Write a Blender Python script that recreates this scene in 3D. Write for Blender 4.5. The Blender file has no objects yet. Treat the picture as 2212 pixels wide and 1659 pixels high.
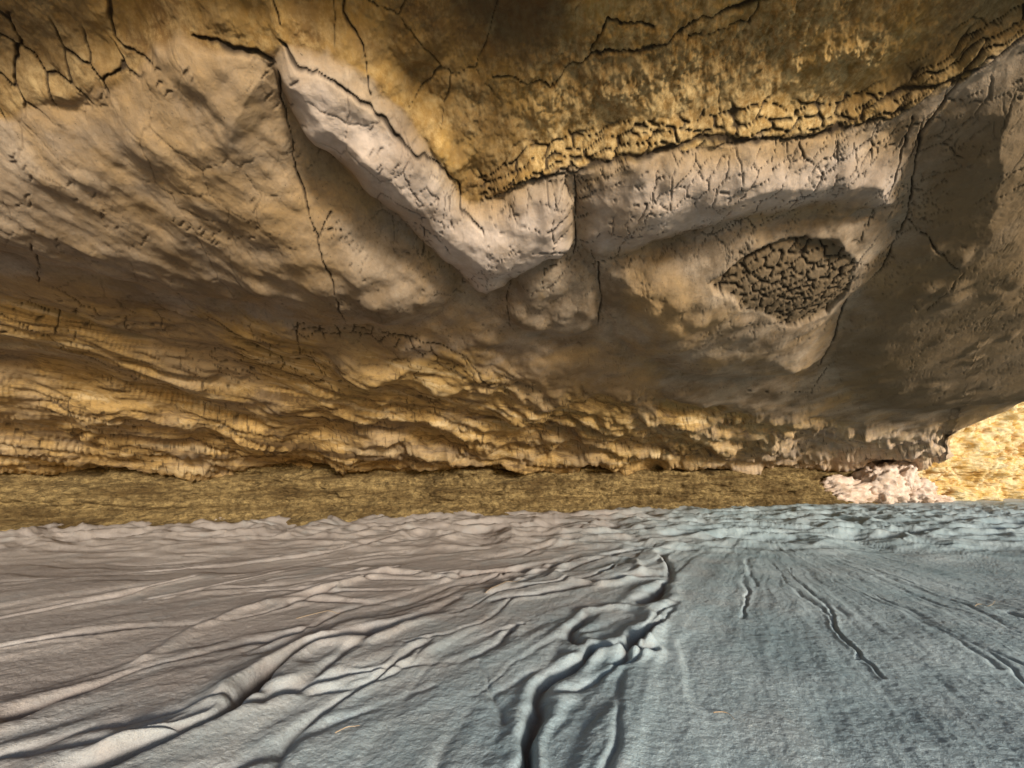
import bpy, bmesh, math, numpy as np
from mathutils import Vector
F=np.float32
# ---------------------------------------------------------------- noise
rng=np.random.RandomState(7)
_ang=rng.rand(1024)*2*np.pi
GX=np.cos(_ang).astype(F); GY=np.sin(_ang).astype(F)
def hsh(ix,iy,s):
    n=(ix.astype(np.uint32)*np.uint32(374761393)+iy.astype(np.uint32)*np.uint32(668265263)+np.uint32((s*2654435761)&0xffffffff))
    n=(n^(n>>np.uint32(13)))*np.uint32(1274126177)
    return n^(n>>np.uint32(16))
def perlin(x,y,s=0):
    x=np.asarray(x,F); y=np.asarray(y,F)
    fx=np.floor(x); fy=np.floor(y); ix=fx.astype(np.int32); iy=fy.astype(np.int32)
    dx=x-fx; dy=y-fy
    u=dx*dx*dx*(dx*(dx*6-15)+10); v=dy*dy*dy*(dy*(dy*6-15)+10)
    def g(a,b):
        k=(hsh(ix+a,iy+b,s)&np.uint32(1023)).astype(np.int32)
        return GX[k]*(dx-a)+GY[k]*(dy-b)
    a=g(0,0); b=g(1,0); c=g(0,1); d=g(1,1)
    return ((a+(b-a)*u)*(1-v)+(c+(d-c)*u)*v)*1.5
def fbm(x,y,o=4,s=0,gain=.5,ridge=False):
    t=0; a=1.; n=0
    for i in range(o):
        p=perlin(x,y,s+i*17)
        if ridge: p=1-2*np.abs(p)
        t=t+a*p; n+=a; a*=gain; x=x*2.03+3.1; y=y*2.03-1.7
    return t/n
def worley(x,y,s=0):
    fx=np.floor(x); fy=np.floor(y); f1=np.full(x.shape,9,F); f2=f1.copy()
    for a in (-1,0,1):
        for b in (-1,0,1):
            ix=(fx+a).astype(np.int32); iy=(fy+b).astype(np.int32)
            h=hsh(ix,iy,s); h2=hsh(ix,iy,s+5)
            px=fx+a+.5+((h&np.uint32(1023)).astype(F)/1023-.5)*.85
            py=fy+b+.5+((h2&np.uint32(1023)).astype(F)/1023-.5)*.85
            d=np.sqrt((px-x)**2+(py-y)**2)
            f2=np.minimum(f2,np.maximum(f1,d)); f1=np.minimum(f1,d)
    return f1,f2
def ss(a,b,x):
    t=np.clip((x-a)/(b-a),0,1); return t*t*(3-2*t)
def pdist(x,y,pts,closed=False,cut=None):
    pts=np.asarray(pts,float)
    out=np.full(x.shape,9,F)
    if cut is not None:
        m=(x>pts[:,0].min()-cut)&(x<pts[:,0].max()+cut)&(y>pts[:,1].min()-cut)&(y<pts[:,1].max()+cut)
        if not m.any(): return out
        xx=x[m]; yy=y[m]
    else: xx=x; yy=y
    d2=np.full(xx.shape,81,F)
    n=len(pts)
    for i in range(n if closed else n-1):
        a=pts[i]; b=pts[(i+1)%n]; e=b-a; L=max(e@e,1e-9)
        t=np.clip(((xx-a[0])*e[0]+(yy-a[1])*e[1])/L,0,1)
        d2=np.minimum(d2,(xx-a[0]-t*e[0])**2+(yy-a[1]-t*e[1])**2)
    d=np.sqrt(d2)
    if cut is not None: out[m]=d; return out
    return d.astype(F)
def sdf(x,y,pts):
    d=pdist(x,y,pts,True); ins=np.zeros(x.shape,bool); n=len(pts)
    for i in range(n):
        x0,y0=pts[i]; x1,y1=pts[(i+1)%n]
        if y0==y1: continue
        ins^=((y0>y)!=(y1>y))&(x<(x1-x0)*(y-y0)/(y1-y0)+x0)
    return np.where(ins,-d,d)
def chaikin(p,k=1,closed=False):
    p=[np.array(q,float) for q in p]
    for _ in range(k):
        r=[]
        n=len(p)
        if not closed: r.append(p[0])
        for i in range(n if closed else n-1):
            a=p[i]; b=p[(i+1)%n]; r+= [a*.75+b*.25,a*.25+b*.75]
        if not closed: r.append(p[-1])
        p=r
    return np.array(p)
def G(s):
    """plan coordinates in centimetres (x to the right, y into the alcove) -> metres"""
    return np.array([[float(v)/100 for v in t.split(',')] for t in s.split()])
# ---------------------------------------------------------------- mesh
def grid(name,P,attrs,mat):
    R,Cn,_=P.shape
    me=bpy.data.meshes.new(name)
    me.vertices.add(R*Cn); me.vertices.foreach_set('co',P.reshape(-1).astype(F))
    i=np.arange(R*Cn,dtype=np.int32).reshape(R,Cn)
    q=np.stack([i[:-1,:-1],i[:-1,1:],i[1:,1:],i[1:,:-1]],-1).reshape(-1)
    nf=(R-1)*(Cn-1)
    me.loops.add(nf*4); me.loops.foreach_set('vertex_index',q)
    me.polygons.add(nf); me.polygons.foreach_set('loop_start',np.arange(nf,dtype=np.int32)*4)
    me.update(calc_edges=True)
    me.polygons.foreach_set('use_smooth',np.ones(nf,bool))
    for k,v in attrs.items():
        at=me.attributes.new(k,'FLOAT','POINT'); at.data.foreach_set('value',np.broadcast_to(v,(R,Cn)).reshape(-1).astype(F))
    me.materials.append(mat); me.update()
    o=bpy.data.objects.new(name,me); bpy.context.collection.objects.link(o); return o
# ---------------------------------------------------------------- materials
class NT:
    def __init__(s,name,rough=.9):
        s.m=bpy.data.materials.new(name); s.m.use_nodes=True; s.t=s.m.node_tree; s.n=s.t.nodes
        s.b=s.n['Principled BSDF']; s.b.inputs['Roughness'].default_value=rough
        s.b.inputs['Specular IOR Level'].default_value=.2
        s.co=s.n.new('ShaderNodeTexCoord').outputs['Object']
    def put(s,sock,v):
        if isinstance(v,(int,float)): sock.default_value=v
        elif isinstance(v,tuple): sock.default_value=(*v,1) if len(v)==3 and sock.type=='RGBA' else v
        else: s.t.links.new(v,sock)
    def noise(s,sc,det=5,r=.55,dist=0,vec=None):
        n=s.n.new('ShaderNodeTexNoise'); n.inputs['Scale'].default_value=sc; n.inputs['Detail'].default_value=det
        n.inputs['Roughness'].default_value=r; n.inputs['Distortion'].default_value=dist
        s.t.links.new(vec or s.co,n.inputs['Vector']); return n.outputs['Fac']
    def mapr(s,v,a,b,c=0.,d=1.):
        n=s.n.new('ShaderNodeMapRange'); s.put(n.inputs[0],v)
        for i,k in enumerate((a,b,c,d)): n.inputs[i+1].default_value=k
        return n.outputs[0]
    def mix(s,f,a,b,mode='MIX'):
        n=s.n.new('ShaderNodeMix'); n.data_type='RGBA'; n.blend_type=mode
        s.put(n.inputs[0],f); s.put(n.inputs[6],a); s.put(n.inputs[7],b); return n.outputs[2]
    def math(s,op,a,b=0.):
        n=s.n.new('ShaderNodeMath'); n.operation=op; s.put(n.inputs[0],a); s.put(n.inputs[1],b); return n.outputs[0]
    def attr(s,k):
        n=s.n.new('ShaderNodeAttribute'); n.attribute_name=k; return n.outputs['Fac']
    def mapping(s,sc,rot=(0,0,0)):
        r=s.n.new('ShaderNodeMapping'); r.inputs['Rotation'].default_value=rot
        s.t.links.new(s.co,r.inputs['Vector'])
        n=s.n.new('ShaderNodeMapping'); n.inputs['Scale'].default_value=sc
        s.t.links.new(r.outputs[0],n.inputs['Vector']); return n.outputs[0]
    def bump(s,h,st,dist,nrm=None):
        n=s.n.new('ShaderNodeBump'); n.inputs['Strength'].default_value=st; n.inputs['Distance'].default_value=dist
        s.t.links.new(h,n.inputs['Height'])
        if nrm: s.t.links.new(nrm,n.inputs['Normal'])
        return n.outputs[0]
    def out(s,col,nrm=None):
        s.t.links.new(col,s.b.inputs['Base Color'])
        if nrm: s.t.links.new(nrm,s.b.inputs['Normal'])
        return s.m
def rock_mat():
    t=NT('layered_mudstone',.92)
    mg=t.attr('grey'); ck=t.attr('crack'); rg=t.attr('strata')
    big=t.noise(1.2,6,.63,.5); mid=t.noise(3,6,.66); fine=t.noise(22,6,.74); grit=t.noise(65,3,.65)
    och=t.mix(t.mapr(mid,.38,.62),(.20,.11,.035),(.50,.30,.085))
    och=t.mix(t.mapr(fine,.45,.7,0,.7),och,(.64,.45,.20))
    och=t.mix(t.mapr(big,.46,.62,0,.8),och,(.12,.075,.035))
    och=t.mix(t.attr('pale'),och,t.mix(t.mapr(fine,.4,.62),(.30,.18,.06),(.72,.52,.25)))
    vb=t.mapping((.7,6,6),(0,0,math.radians(-37)))
    bands=t.noise(1.0,7,.72,.6,vb)
    sc=t.mix(t.mapr(bands,.38,.5),(.14,.085,.035),(.46,.295,.11))
    sc=t.mix(t.mapr(bands,.53,.62,0,.85),sc,(.64,.48,.26))
    sc=t.mix(t.mapr(big,.48,.6,0,.6),sc,(.34,.25,.155))
    sc=t.mix(t.mapr(fine,.52,.68,0,.6),sc,(.12,.075,.035))
    och=t.mix(rg,och,sc)
    gr=t.mix(t.mapr(mid,.38,.62),(.23,.16,.095),(.43,.335,.24))
    gr=t.mix(t.mapr(big,.48,.64,0,.8),gr,(.44,.28,.12))
    gr=t.mix(t.mapr(grit,.3,.75,0,.45),gr,(.20,.145,.09))
    gr=t.mix(t.mapr(grit,.68,.73,0,.8),gr,(.06,.045,.03))
    f=t.mapr(t.math('ADD',mg,t.mapr(t.noise(4,6,.72),.3,.7,-.4,.4)),.2,.8)
    col=t.mix(f,och,gr)
    col=t.mix(t.attr('pink'),col,t.mix(t.mapr(mid,.38,.62),(.52,.41,.33),(.80,.67,.59)))
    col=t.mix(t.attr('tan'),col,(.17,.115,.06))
    col=t.mix(t.math('MULTIPLY',ck,.92),col,(.03,.02,.013))  # cracks coloured near-black, standing in for shade in their depth
    n1=t.bump(t.noise(45,6,.68),.45,.011)
    n2=t.bump(t.noise(260,2,.7),.5,.0025,n1)
    return t.out(col,n2)
def wall_mat():
    t=NT('ochre_mudstone_wall',.95)
    lay=t.noise(1.,6,.65,.3,t.mapping((1.2,1.2,9)))
    c=t.mix(t.mapr(lay,.38,.6),(.13,.082,.03),(.38,.27,.115))
    c=t.mix(t.mapr(t.noise(14,6,.78),.42,.60,0,.85),c,(.085,.053,.02))
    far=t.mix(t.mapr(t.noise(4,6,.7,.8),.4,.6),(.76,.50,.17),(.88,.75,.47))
    c=t.mix(t.attr('pink'),c,far)  # far wall's sunlit brightness is put into a paler colour
    c=t.mix(t.attr('crack'),c,(.46,.22,.06))
    return t.out(c,t.bump(t.noise(14,8,.72),.85,.08))
def sand_mat():
    t=NT('silty_sand',.85)
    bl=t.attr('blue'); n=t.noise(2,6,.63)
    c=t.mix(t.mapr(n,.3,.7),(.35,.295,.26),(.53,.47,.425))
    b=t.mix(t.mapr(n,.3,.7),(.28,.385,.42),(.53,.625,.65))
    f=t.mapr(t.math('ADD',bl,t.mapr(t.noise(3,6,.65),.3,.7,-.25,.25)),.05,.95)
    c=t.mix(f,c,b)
    c=t.mix(t.attr('mud'),c,(.11,.062,.04))
    c=t.mix(t.mapr(t.noise(180,3,.7),.35,.75,0,.5),c,(.20,.18,.17))
    return t.out(c,t.bump(t.noise(300,2,.7),.6,.003,t.bump(t.noise(70,5,.68),.6,.008)))
def plain_mat(name,a,b,sc=30):
    t=NT(name,.9); return t.out(t.mix(t.mapr(t.noise(sc,6,.7),.35,.65),a,b),t.bump(t.noise(sc*2,7,.7),.8,.03 if sc<20 else .002))
M_rock=rock_mat(); M_wall=wall_mat(); M_sand=sand_mat()
M_rub=plain_mat('pale_mudstone_rubble',(.46,.32,.22),(.76,.63,.54),5); M_twig=plain_mat('dry_straw',(.42,.28,.16),(.6,.46,.3),60)
# ---------------------------------------------------------------- layout constants
H=.8; A=2.; B=.339; Cc=-.08; LIP=.75; TOP=3.4
def w(y): return .4+.85*y
def Ywall(u):
    uc=np.clip(u,-2.2,1.6); return (A-.4*Cc*uc)/(B+.85*Cc*uc)
# ================================================================ overhang
u=np.concatenate([np.linspace(-5,-1.72,60)[:-1],np.linspace(-1.72,1.56,1300),np.linspace(1.56,1.8,14)[1:]]).astype(F)
NC=600
Yw=Ywall(u)
yend=np.where(u<1.235,Yw+.45,np.interp(u,[1.235,1.26,1.437,1.6,1.8],[8.2,6.1,5.1,4.6,4.3]))
rows_y=[];rows_z=[];rows_s=[];rows_m=[]
uc=np.clip(u,-2.2,1.6)
def cz(y): return H+A-B*y-Cc*uc*w(y)
zl=cz(np.full_like(u,LIP))
for k in np.linspace(0,1,24)[:-1]:
    y=yend+(LIP-yend)*k; rows_y.append(y); rows_z.append(np.full_like(u,TOP)); rows_s.append(y*0-2-k*8); rows_m.append(0)
for k in np.linspace(0,1,30)[:-1]:
    y=np.full_like(u,LIP)-.12*math.sin(k*math.pi); rows_y.append(y); rows_z.append(TOP+(zl-TOP)*k); rows_s.append(LIP-(1-k)*(TOP-zl)); rows_m.append(0)
for k in np.linspace(0,1,NC):
    y=1/((1-k)/LIP+k/yend); rows_y.append(y); rows_z.append(cz(y)); rows_s.append(y); rows_m.append(1)
zE=cz(yend)
for k in np.linspace(0,1,30)[1:]:
    rows_y.append(yend+.1*math.sin(k*3.14)); rows_z.append(zE+(TOP-zE)*k); rows_s.append(yend+k*2); rows_m.append(0)
Y=np.array(rows_y,F); Z=np.array(rows_z,F); S=np.array(rows_s,F); X=(u[None,:]*w(Y)).astype(F)
mk=np.repeat(np.array(rows_m,F)[:,None],len(u),1)
x=X; y=S
wx=x+.035*fbm(x*5,y*5,3,3)+.006*perlin(x*22,y*22,4); wy=y+.035*fbm(x*5+9,y*5,3,5)+.006*perlin(x*22,y*22,6)
U=G('-250,148 -198,149 -186,148 -171,145 -143,143 -129,138 -112,131 -103,134 -91,138 -81,135 -68,139 -56,146 -46,157 -38,168 -28,182 -25,193 -13,195 1,190 10,186 30,184 49,181 67,178 90,177 116,177 142,177 159,177 171,175 179,168 190,162 191,157 202,151 224,143 158,94 -160,83')
sU=sdf(wx,wy,U)
def dome(s,r,q=2):
    t=np.clip(-s/r,0,1); return 1-(1-t)**q
polys={
'L':('-255,150 -198,149 -171,145 -143,143 -129,138 -112,131 -103,134 -91,138 -88,142 -90,154 -86,167 -72,183 -52,208 -38,230 -32,248 -47,267 -82,276 -115,275 -148,264 -167,245 -197,231 -237,217 -267,200 -315,186',.16,.4),
'S':('-86,137 -79,135 -68,139 -56,146 -46,157 -38,168 -28,182 -25,193 -13,196 10,187 30,185 37,229 15,232 -2,244 -20,257 -36,237 -52,208 -72,183 -86,167 -90,154 -89,142',.10,.27),
'R1':('31,187 49,181 67,178 90,177 116,177 142,177 159,177 187,182 221,215 185,214 152,212 119,217 82,231 39,231',.10,.28),
'P':('-2,244 21,232 51,237 69,294 35,305 -4,285',.04,.11),
'R2':('55,235 95,229 131,221 187,217 233,227 249,260 248,285 275,328 303,379 234,394 152,366 86,317 62,265',.17,.55),
'R3':('195,160 224,143 963,573 665,499 500,523 321,389 273,317 256,285 233,227 194,182',.14,.6)}
p=np.zeros_like(x); SD={}
for k,(pl,amp,rad) in polys.items():
    s=sdf(wx,wy,chaikin(G(pl),1,True)); SD[k]=s; p+=amp*dome(s,rad)
p+=.04*ss(0,.05,-SD['S'])
sO=sdf(wx,wy,G('121,248 131,239 143,231 157,226 171,224 191,229 214,243 235,267 239,291 206,293 162,271')); mO=ss(.0,.03,-sO); p-=.03*mO
p-=.075*ss(0,.12,-sU)+.10*ss(0,.7,-sU)
Bp=G('-342,188 -280,210 -245,225 -202,238 -151,268 -79,292 -2,328 90,386 273,459 534,558 1090,699 1458,935 -1198,660')
sB=sdf(wx+.25*fbm(x*2,y*2,4,40),wy+.25*fbm(x*2,y*2,4,41),Bp)
mB=ss(-.2,.45,-sB)*mk; mU=ss(-.02,.03,-sU)
mG=np.clip(1-mB-mU,0,1)
p-=.05*mB
ca,sa=math.cos(math.radians(50)),math.sin(math.radians(50))
a=x*ca+y*sa; b=-x*sa+y*ca
sm=mG*(1-mO); fin=np.clip(1.6-y/4,.15,1); calm=1-.35*ss(.3,1.,x)-.35*ss(0,.3,-SD['R3'])
p+=sm*calm*(.080*fbm(x*2.0,y*2.0,3,11)+.014*fin*fbm(x*8,y*8,3,12))
p+=ss(0,.1,-SD['L'])*(.030*fbm(a*1.0+.3*perlin(x*2,y*2,1),b*5,3,13))
d1,_=worley(x*4,y*4,23); p+=.03*ss(.5,0,d1)*ss(.1,.4,perlin(x*2,y*2,24))*sm*fin
# strata
a=x*.80+y*.60; b=-x*.60+y*.80
wa=.28*fbm(x*1.0,y*1.0,3,30)
st=fbm(a*.35+wa*.6,b*3.6+wa*5,4,31,.5,True); st2=fbm(a*.9,b*11+wa*8,3,33,.5,True)
lump=fbm(x*1.4,y*2.2,3,34,.45); brk=ss(-.2,.3,fbm(x*1.6,y*1.6,3,36))
far=np.clip(y/4,.4,1.2)
p+=mB*far*((.015+.055*brk)*st+.024*st2+.09*lump+.008*fbm(x*12,y*12,2,37))
ter=fbm(a*.42+wa*.6,b*2.0+wa*3.,3,35,.4)*5; ter=(np.floor(ter)+ss(.25,.75,ter-np.floor(ter)))/5
p+=mB*.22*ter*far
d1,d2_=worley(a*1.6+wa,b*6+wa*5,38); flk=ss(.03,.2,d2_-d1); p+=mB*.022*far*flk*brk
rp=np.maximum(.7*ss(.05,.3,fbm(x*1.7,y*1.7,3,50)),ss(.38,.05,pdist(x,y,G('25,172 60,162 100,158 135,168'),cut=.6)+.15*fbm(x*5,y*5,3,54)))
p+=mU*(.10*fbm(x*2,y*2.4,4,51)+ss(.1,.25,-sU)*(.012+.06*rp)*fbm(x*12,y*12,5,52,.68)+.008*fbm(x*45,y*45,3,53,.7))
p+=.0022*fbm(x*40,y*40,3,60,.6)*fin
# ---- cracks
crack=np.zeros_like(x)
cwx=x+.02*fbm(x*9,y*9,3,70)+.003*perlin(x*40,y*40,71); cwy=y+.02*fbm(x*9+4,y*9,3,72)+.003*perlin(x*40,y*40,73)
K=[('-86,142 -90,151 -95,168 -99,197 -101,218 -111,255 -117,272',.004),('-99,193 -87,198',.003),('-99,197 -89,190',.003),
('30,185 34,205 37,230',.005),('52,235 62,265 65,293',.005),('0,240 -4,263 -2,285',.003),
('189,158 190,165 192,180 213,204 231,224 249,260 248,285 275,328 303,379',.0055),
('182,174 197,199 207,224',.003),('231,224 296,257 310,291',.003),('-55,121 -59,133 -54,139 -55,150',.004),
('98,139 78,143 53,150 32,151 23,155 18,159 3,156 -7,154',.006),('56,144 37,142 33,150',.004),
('208,145 201,151 189,161 171,166 160,171 156,176 127,177 83,175 53,179 30,184 1,188',.010),
('-230,188 -269,218',.003),('-82,135 -75,140 -64,145 -56,152 -48,161 -42,168 -35,174 -26,186 -25,195 -16,203',.005),
('-110,132 -99,135 -88,139',.006),('-148,264 -164,298 -158,323',.005),('96,135 95,145 70,148',.003),
('-130,119 -140,133 -129,138',.004),('-80,122 -80,132',.003),('-151,268 -116,278 -78,288 -40,314 -20,365',.006),('246,413 339,437 314,380',.004)]
vary=.75+.9*perlin(x*6,y*6,74)
for pl,wd in K:
    d=pdist(cwx,cwy,G(pl),cut=.1); crack=np.maximum(crack,ss(wd*1.6,wd*.4,d/np.clip(vary,.35,1.5)))
def cells(f,wd,s,an=1.):
    f1,f2=worley(cwx*f,cwy*f*an,s); return ss(wd,wd*.35,f2-f1)
mTL=ss(.03,-.02,sdf(wx,wy,G('-208,123 -169,127 -154,130 -128,137 -143,144 -198,148 -250,148')))
band=ss(.12,.09,-sU)*ss(-.005,.0,-sU)*ss(-.25,-.1,x)
mb=ss(.10,.05,pdist(x,y,G('-146,271 -111,283 -80,294 -57,324 -24,360'),cut=.2))
f1,f2=worley(cwx*8,-sU*34,88); cb=ss(.14,.05,f2-f1)
crack=np.maximum(crack,cb*band)
crack=np.maximum(crack,.9*cells(8,.09,80,1.3)*mb); crack=np.maximum(crack,cells(9,.13,89,1.8)*ss(0,.01,-sO))
crack=np.maximum(crack,cells(8,.07,81)*mTL)
hz=ss(.7,.1,pdist(x,y,G('-14,211 34,198 90,189 131,184 206,230'),cut=.8))
hair=cells(6,.026,83)*ss(-.1,.1,perlin(x*2.5,y*2.5,84))*mG
crack=np.maximum(crack,.85*hair*np.clip(hz+.35,0,1))
crack=np.maximum(crack,.65*cells(13,.045,91)*ss(-.05,.15,perlin(x*3.5,y*3.5,92))*mG*np.clip(hz+.2,0,1))
crack=np.maximum(crack,.7*cells(3.2,.010,85)*mU*ss(.1,.25,perlin(x*1.8,y*1.8,93)))
crack=np.maximum(crack,.85*cells(5,.05,86,2)*mB*ss(-.2,.1,perlin(x*1.5,y*1.5,87)))
a2=cwx*.94-cwy*.34; b2=cwx*.34+cwy*.94
d1,_=worley(a2*5,b2*44,94); dash=ss(.15,.06,d1)*ss(.15,.35,perlin(x*4,y*4,95))*mG; crack=np.maximum(crack,.5*dash)
crack*=mk
p-=.015*crack*fin
p*=mk
p+=(1-mk)*.08*fbm(x*1.5,y*1.5+Z,4,90)
P=np.stack([X,Y,Z],-1)
du=np.gradient(P,axis=1); dv=np.gradient(P,axis=0); N=np.cross(dv,du); N/=np.linalg.norm(N,axis=-1,keepdims=True)+1e-9
i0=53+NC//2
if N[i0,700,2]>0: N=-N
P=P+N*p[...,None]
pink_and_lit=ss(1.5,6.5,x)*ss(4.2,5.8,y)*mB*.45+.6*ss(0,.1,-SD['S'])*mk+.5*ss(0,.12,-SD['R1'])*mk  # right ledges are pinkish rock; strip and right lobe painted paler as if lit
brown_and_shade=mO*.8+.8*ss(-.1,.25,-SD['R3'])*mk+.4*ss(.05,.4,-SD['L'])*ss(-.4,-1.8,x)*mk+.5*mU*ss(1.6,2.0,x+y*.1)+.3*mU*ss(-1.3,-1.6,x)*mk  # oval is browner rock; shoulder, left lobe and outer ochre carry painted shade
grid('rock_overhang',P,{'grey':np.where(mk>0,mG,0),'crack':crack,'strata':mB,'pale':rp*mU*mk*.7,'pink':np.clip(pink_and_lit,0,1),'tan':np.clip(brown_and_shade,0,1)},M_rock)
# ================================================================ back wall
u2=np.concatenate([np.linspace(-5,-1.75,60)[:-1],np.linspace(-1.75,1.6,1100),np.linspace(1.6,3.5,60)[1:]]).astype(F)
zz=np.concatenate([np.linspace(-.3,1.1,150)[:-1],np.linspace(1.1,2.6,80)[:-1],np.linspace(2.6,5,50)]).astype(F)
Y2=np.repeat(Ywall(u2)[None,:],len(zz),0); Z2=np.repeat(zz[:,None],len(u2),1); X2=u2[None,:]*w(Y2)
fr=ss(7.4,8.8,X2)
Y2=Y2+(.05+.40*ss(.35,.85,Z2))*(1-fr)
d=.25*fbm(X2*.9,Z2*1.6,4,100)*(.5+ss(0,.5,Z2))+.14*fbm(X2*2.0,Z2*8,4,101,.6)+.09*fbm(X2*9,Z2*18,4,102,.65)
f1,f2=worley(X2*2.6+.6*fbm(X2*2,Z2*2,4,103),Z2*2+.5*fbm(X2*2,Z2*2+5,4,105),104)
cf=ss(.12,.02,f2-f1)*fr*ss(-.3,.1,fbm(X2*1.4,Z2*1.4,2,106)); d-=.05*cf; d+=fr*.30*fbm(X2*1.5+Z2,Z2*.9,3,107)
P2=np.stack([X2,Y2-d-(.05+.30*(1-fr)+.25*fbm(X2*1.3,Z2,3,108))*ss(.22,-.1,Z2),Z2],-1)
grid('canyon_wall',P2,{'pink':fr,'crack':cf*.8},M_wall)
# ================================================================ sand floor
u3=np.concatenate([-np.geomspace(60,1.7,60)[:-1],np.linspace(-1.7,1.6,1250),np.geomspace(1.62,60,60)]).astype(F)
y3=np.concatenate([-np.geomspace(60,.5,40),np.linspace(-.4,.75,30),1/np.linspace(1/.8,1/10.,620),np.geomspace(10.2,120,30)]).astype(F)
Y3=np.repeat(y3[:,None],len(u3),1); X3=u3[None,:]*w(np.clip(Y3,.4,200))
x=X3;y=Y3
near=ss(14,9,np.abs(y))*ss(16,11,np.abs(x))
wx=x+.05*fbm(x*3,y*3,3,200)+.006*perlin(x*14,y*14,201); wy=y+.05*fbm(x*3+7,y*3,3,202)+.006*perlin(x*14,y*14,203)
ax,ay=3.0,4.8
th=np.arctan2(ay-wy,ax-wx); r=np.hypot(ax-wx,ay-wy)
z=.02*fbm(x*.8,y*.8,3,210)
mr=ss(.1,1.0,x-(y-1)*.45); ml=1-mr
wst=.35*fbm(x*.9,y*.9,2,211)
n1=fbm(th*6+wst,r*.32,3,212,.5); n2=fbm(th*17+wst,r*.6,3,213,.5,True)
ter=n1*3.6; ter=(np.floor(ter)+ss(.45,.95,ter-np.floor(ter)))/3.6
z+=near*ml*(.042*ter+.007*n2)*ss(6,3,y)
z+=near*mr*(.010*fbm(th*12,r*.4,4,215)+.004*fbm(th*40,r*.8,3,216)+.018*fbm(x*1.5,y*1.5,3,217))
rip=fbm(x*1.3+.6*wst,y*2.4+.6*wst,3,220,.45,True); z+=near*.11*rip*ss(3.0,4.4,y)*ss(9,5.5,y)
gr=[('-33,229 -43,204 -54,190 -70,178 -85,166 -90,148 -91,133 -91,119 -99,109 -112,98',.034,.055),
('58,163 39,166 27,154 14,143 9,128 5,114 3,98 2,89',.018,.04),('130,332 115,277 96,241 78,221',.035,.035),
('74,195 60,175 48,166 41,151',.022,.035),
('-36,170 -54,138 -64,114 -64,98',.018,.02),('1,184 -5,170 -16,158',.020,.03),
('-102,182 -121,166 -141,151 -153,133 -158,119',.024,.03),('-220,266 -236,229 -260,195',.022,.03),
('-120,391 -188,309 -274,283 -340,255',.03,.03),('166,349 103,349 15,289 -35,277',.03,.025),
('-12,154 -7,133 -4,119',.012,.012),('-95,277 -120,246 -156,237',.022,.025),
('-12,221 7,229 40,246 75,266 105,277',.03,.025),('40,201 27,179 29,166',.02,.025)]
rd=[('-47,266 -87,295 -106,255 -129,229 -146,208 -152,184 -148,158',.04,.022),
('31,277 42,309 72,324 98,309 95,277 68,251 41,253 31,277',.035,.024),
('23,154 37,158 57,166 74,195 66,214 37,201',.028,.018),
('-83,170 -95,144 -100,123 -113,104',.032,.018),('-13,237 27,302',.03,.018)]
# braided rills spreading from the outlet
R=np.random.RandomState(33)
def rill(t0,r0,r1,ph,am):
    rr=np.arange(r0,r1,.12); tt=t0+am*np.sin(rr*2.1+ph)/rr+am*.6*np.sin(rr*5.3+ph*2)/rr+.03*(rr-r0)*math.sin(ph)
    return np.stack([ax-rr*np.cos(tt),ay-rr*np.sin(tt)],1)
rl=[]
for k in range(34):
    t0=.22+.74*((k*.618)%1.); r0=R.uniform(2.6,5.0); ln=R.uniform(.6,1.9)
    rl.append((rill(t0,r0,r0+ln,R.uniform(0,6.28),R.uniform(.06,.16)),R.uniform(.009,.024),R.uniform(.006,.017)))
for k in range(12):
    t0=.98+.5*((k*.618)%1.); r0=R.uniform(.9,2.8); ln=R.uniform(.8,1.8)
    rl.append((rill(t0,r0,r0+ln,R.uniform(0,6.28),R.uniform(.03,.07)),R.uniform(.008,.018),R.uniform(.003,.007)))
groove_dark=np.zeros_like(x); vy=np.clip(.9+.9*perlin(x*3,y*3,240),.4,1.5); amp=np.clip(.8+1.3*perlin(x*1.6,y*1.6,241),.25,1.3)
for pl,wd,dp in [(chaikin(G(g[0]),2),g[1],g[2]) for g in gr]+rl:
    d=pdist(wx,wy,pl,cut=.3)/vy; e=ss(.3,.2,d)
    z-=amp*dp*np.exp(-(d/wd)**2); z+=amp*e*dp*.30*np.exp(-((d-wd*2.6)/(wd*1.6))**2)
    groove_dark=np.maximum(groove_dark,amp*np.exp(-(d/(wd*.8))**2)*min(1,dp/.03))  # darker colour along each groove, stronger where it is deeper
for pl,wd,dp in rd:
    q=chaikin(G(pl),2); d=pdist(wx,wy,q,cut=.3); z+=dp*np.exp(-(d/wd)**2)
z+=near*(.003*fbm(x*30,y*30,3,230,.6))
sky_tint=np.clip(ss(-1.4,1.5,x+.5*(1.6-y))+.35*ss(2.3,1.1,y)*ss(-2,-.5,x),0,1)*ss(11,6,y)  # blue cast of skylight painted into the sand, right and near
grid('sand_floor',np.stack([X3,Y3,z],-1),{'blue':sky_tint,'mud':np.clip(groove_dark,0,1)*.8},M_sand)
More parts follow.
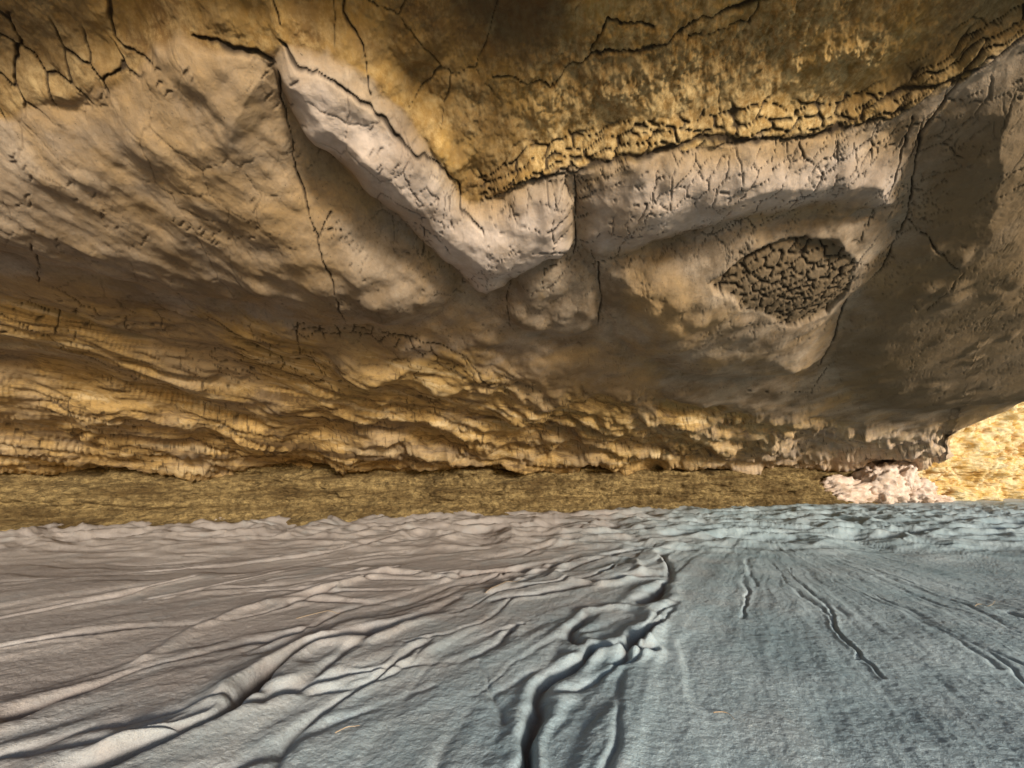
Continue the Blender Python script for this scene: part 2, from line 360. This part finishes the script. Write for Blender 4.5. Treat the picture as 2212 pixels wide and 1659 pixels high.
# ================================================================ rubble, straw
def rocks(name,items,mat,sub=5):
    V=[];Fc=[];off=0
    for (cx,cy,cz_,sx_,sy_,sz_,sd) in items:
        bm=bmesh.new(); bmesh.ops.create_icosphere(bm,subdivisions=sub,radius=1)
        v=np.array([q.co[:] for q in bm.verts],F); f=[[q.index for q in fa.verts] for fa in bm.faces]; bm.free()
        n=.4*fbm(v[:,0]*1.3+sd,v[:,1]*1.3+v[:,2]*1.7,3,300)+.4*fbm(v[:,0]*3+sd,v[:,2]*4+v[:,1]*3,4,301,.6,True)
        q=v*(1+n)[:,None]*np.array([sx_,sy_,sz_])+np.array([cx,cy,cz_])
        V+=q.tolist(); Fc+=[[i+off for i in t] for t in f]; off+=len(v)
    me=bpy.data.meshes.new(name); me.from_pydata(V,[],Fc); me.update()
    me.polygons.foreach_set('use_smooth',np.ones(len(me.polygons),bool)); me.materials.append(mat)
    o=bpy.data.objects.new(name,me); bpy.context.collection.objects.link(o); return o
rocks('fallen_rubble',[(6.5,7.6,.15,.5,.3,.3,1),(7.25,7.6,.32,.4,.3,.38,5),(7.7,7.65,.50,.22,.25,.34,9),(8.05,7.75,.2,.3,.3,.26,13),(8.6,7.95,.02,.35,.3,.12,17)],M_rub)
def floorz(px,py):
    j=np.argmin((X3-px)**2+(Y3-py)**2); return float(z.flat[j])
def straw(path,rad,name):
    cu=bpy.data.curves.new(name,'CURVE'); cu.dimensions='3D'; cu.bevel_depth=rad; cu.bevel_resolution=2
    sp=cu.splines.new('POLY'); pts=chaikin(path,2); sp.points.add(len(pts)-1)
    for i,(a_,b_) in enumerate(pts): sp.points[i].co=(a_,b_,floorz(a_,b_)+rad+.003,1); sp.points[i].radius=1-.6*i/len(pts)
    o=bpy.data.objects.new(name,cu); bpy.context.collection.objects.link(o); cu.materials.append(M_twig)
for nm,pl in [('dry_straw','-16,233 -6,246 8,266'),('dry_straw.001','258,214 270,221 266,214 283,225'),('dry_straw.002','-110,196 -102,204 -92,206'),('dry_straw.003','64,122 69,123 69,119'),('dry_straw.004','-52,113 -50,116 -46,116')]:
    straw(G(pl),.0015,nm)
# ---------------------------------------------------------------- light, sky, camera
el=math.radians(12.5); sx,sy=.45,-.89
sun=bpy.data.lights.new('sun','SUN'); sun.energy=5.0; sun.angle=math.radians(10); sun.color=(1,.93,.82)
so=bpy.data.objects.new('sun',sun); bpy.context.collection.objects.link(so)
dv=Vector((sx*math.cos(el),sy*math.cos(el),math.sin(el))).normalized()
so.rotation_euler=dv.to_track_quat('Z','Y').to_euler(); so.location=(5,-5,8)
wd=bpy.data.worlds.new('World'); bpy.context.scene.world=wd; wd.use_nodes=True
bg=wd.node_tree.nodes['Background']; bg.inputs[1].default_value=.13
sk=wd.node_tree.nodes.new('ShaderNodeTexSky'); sk.sky_type='NISHITA'; sk.sun_disc=False
sk.sun_elevation=el; sk.sun_rotation=math.atan2(sx,sy)
wd.node_tree.links.new(sk.outputs[0],bg.inputs[0])
cam=bpy.data.cameras.new('camera'); cam.sensor_width=36; cam.lens=13.5; cam.shift_y=.0773; cam.clip_start=.02; cam.clip_end=500
co=bpy.data.objects.new('camera',cam); co.location=(0,0,H); co.rotation_euler=(math.radians(90),0,0)
bpy.context.collection.objects.link(co); bpy.context.scene.camera=co
bpy.context.scene.view_settings.view_transform='Standard'
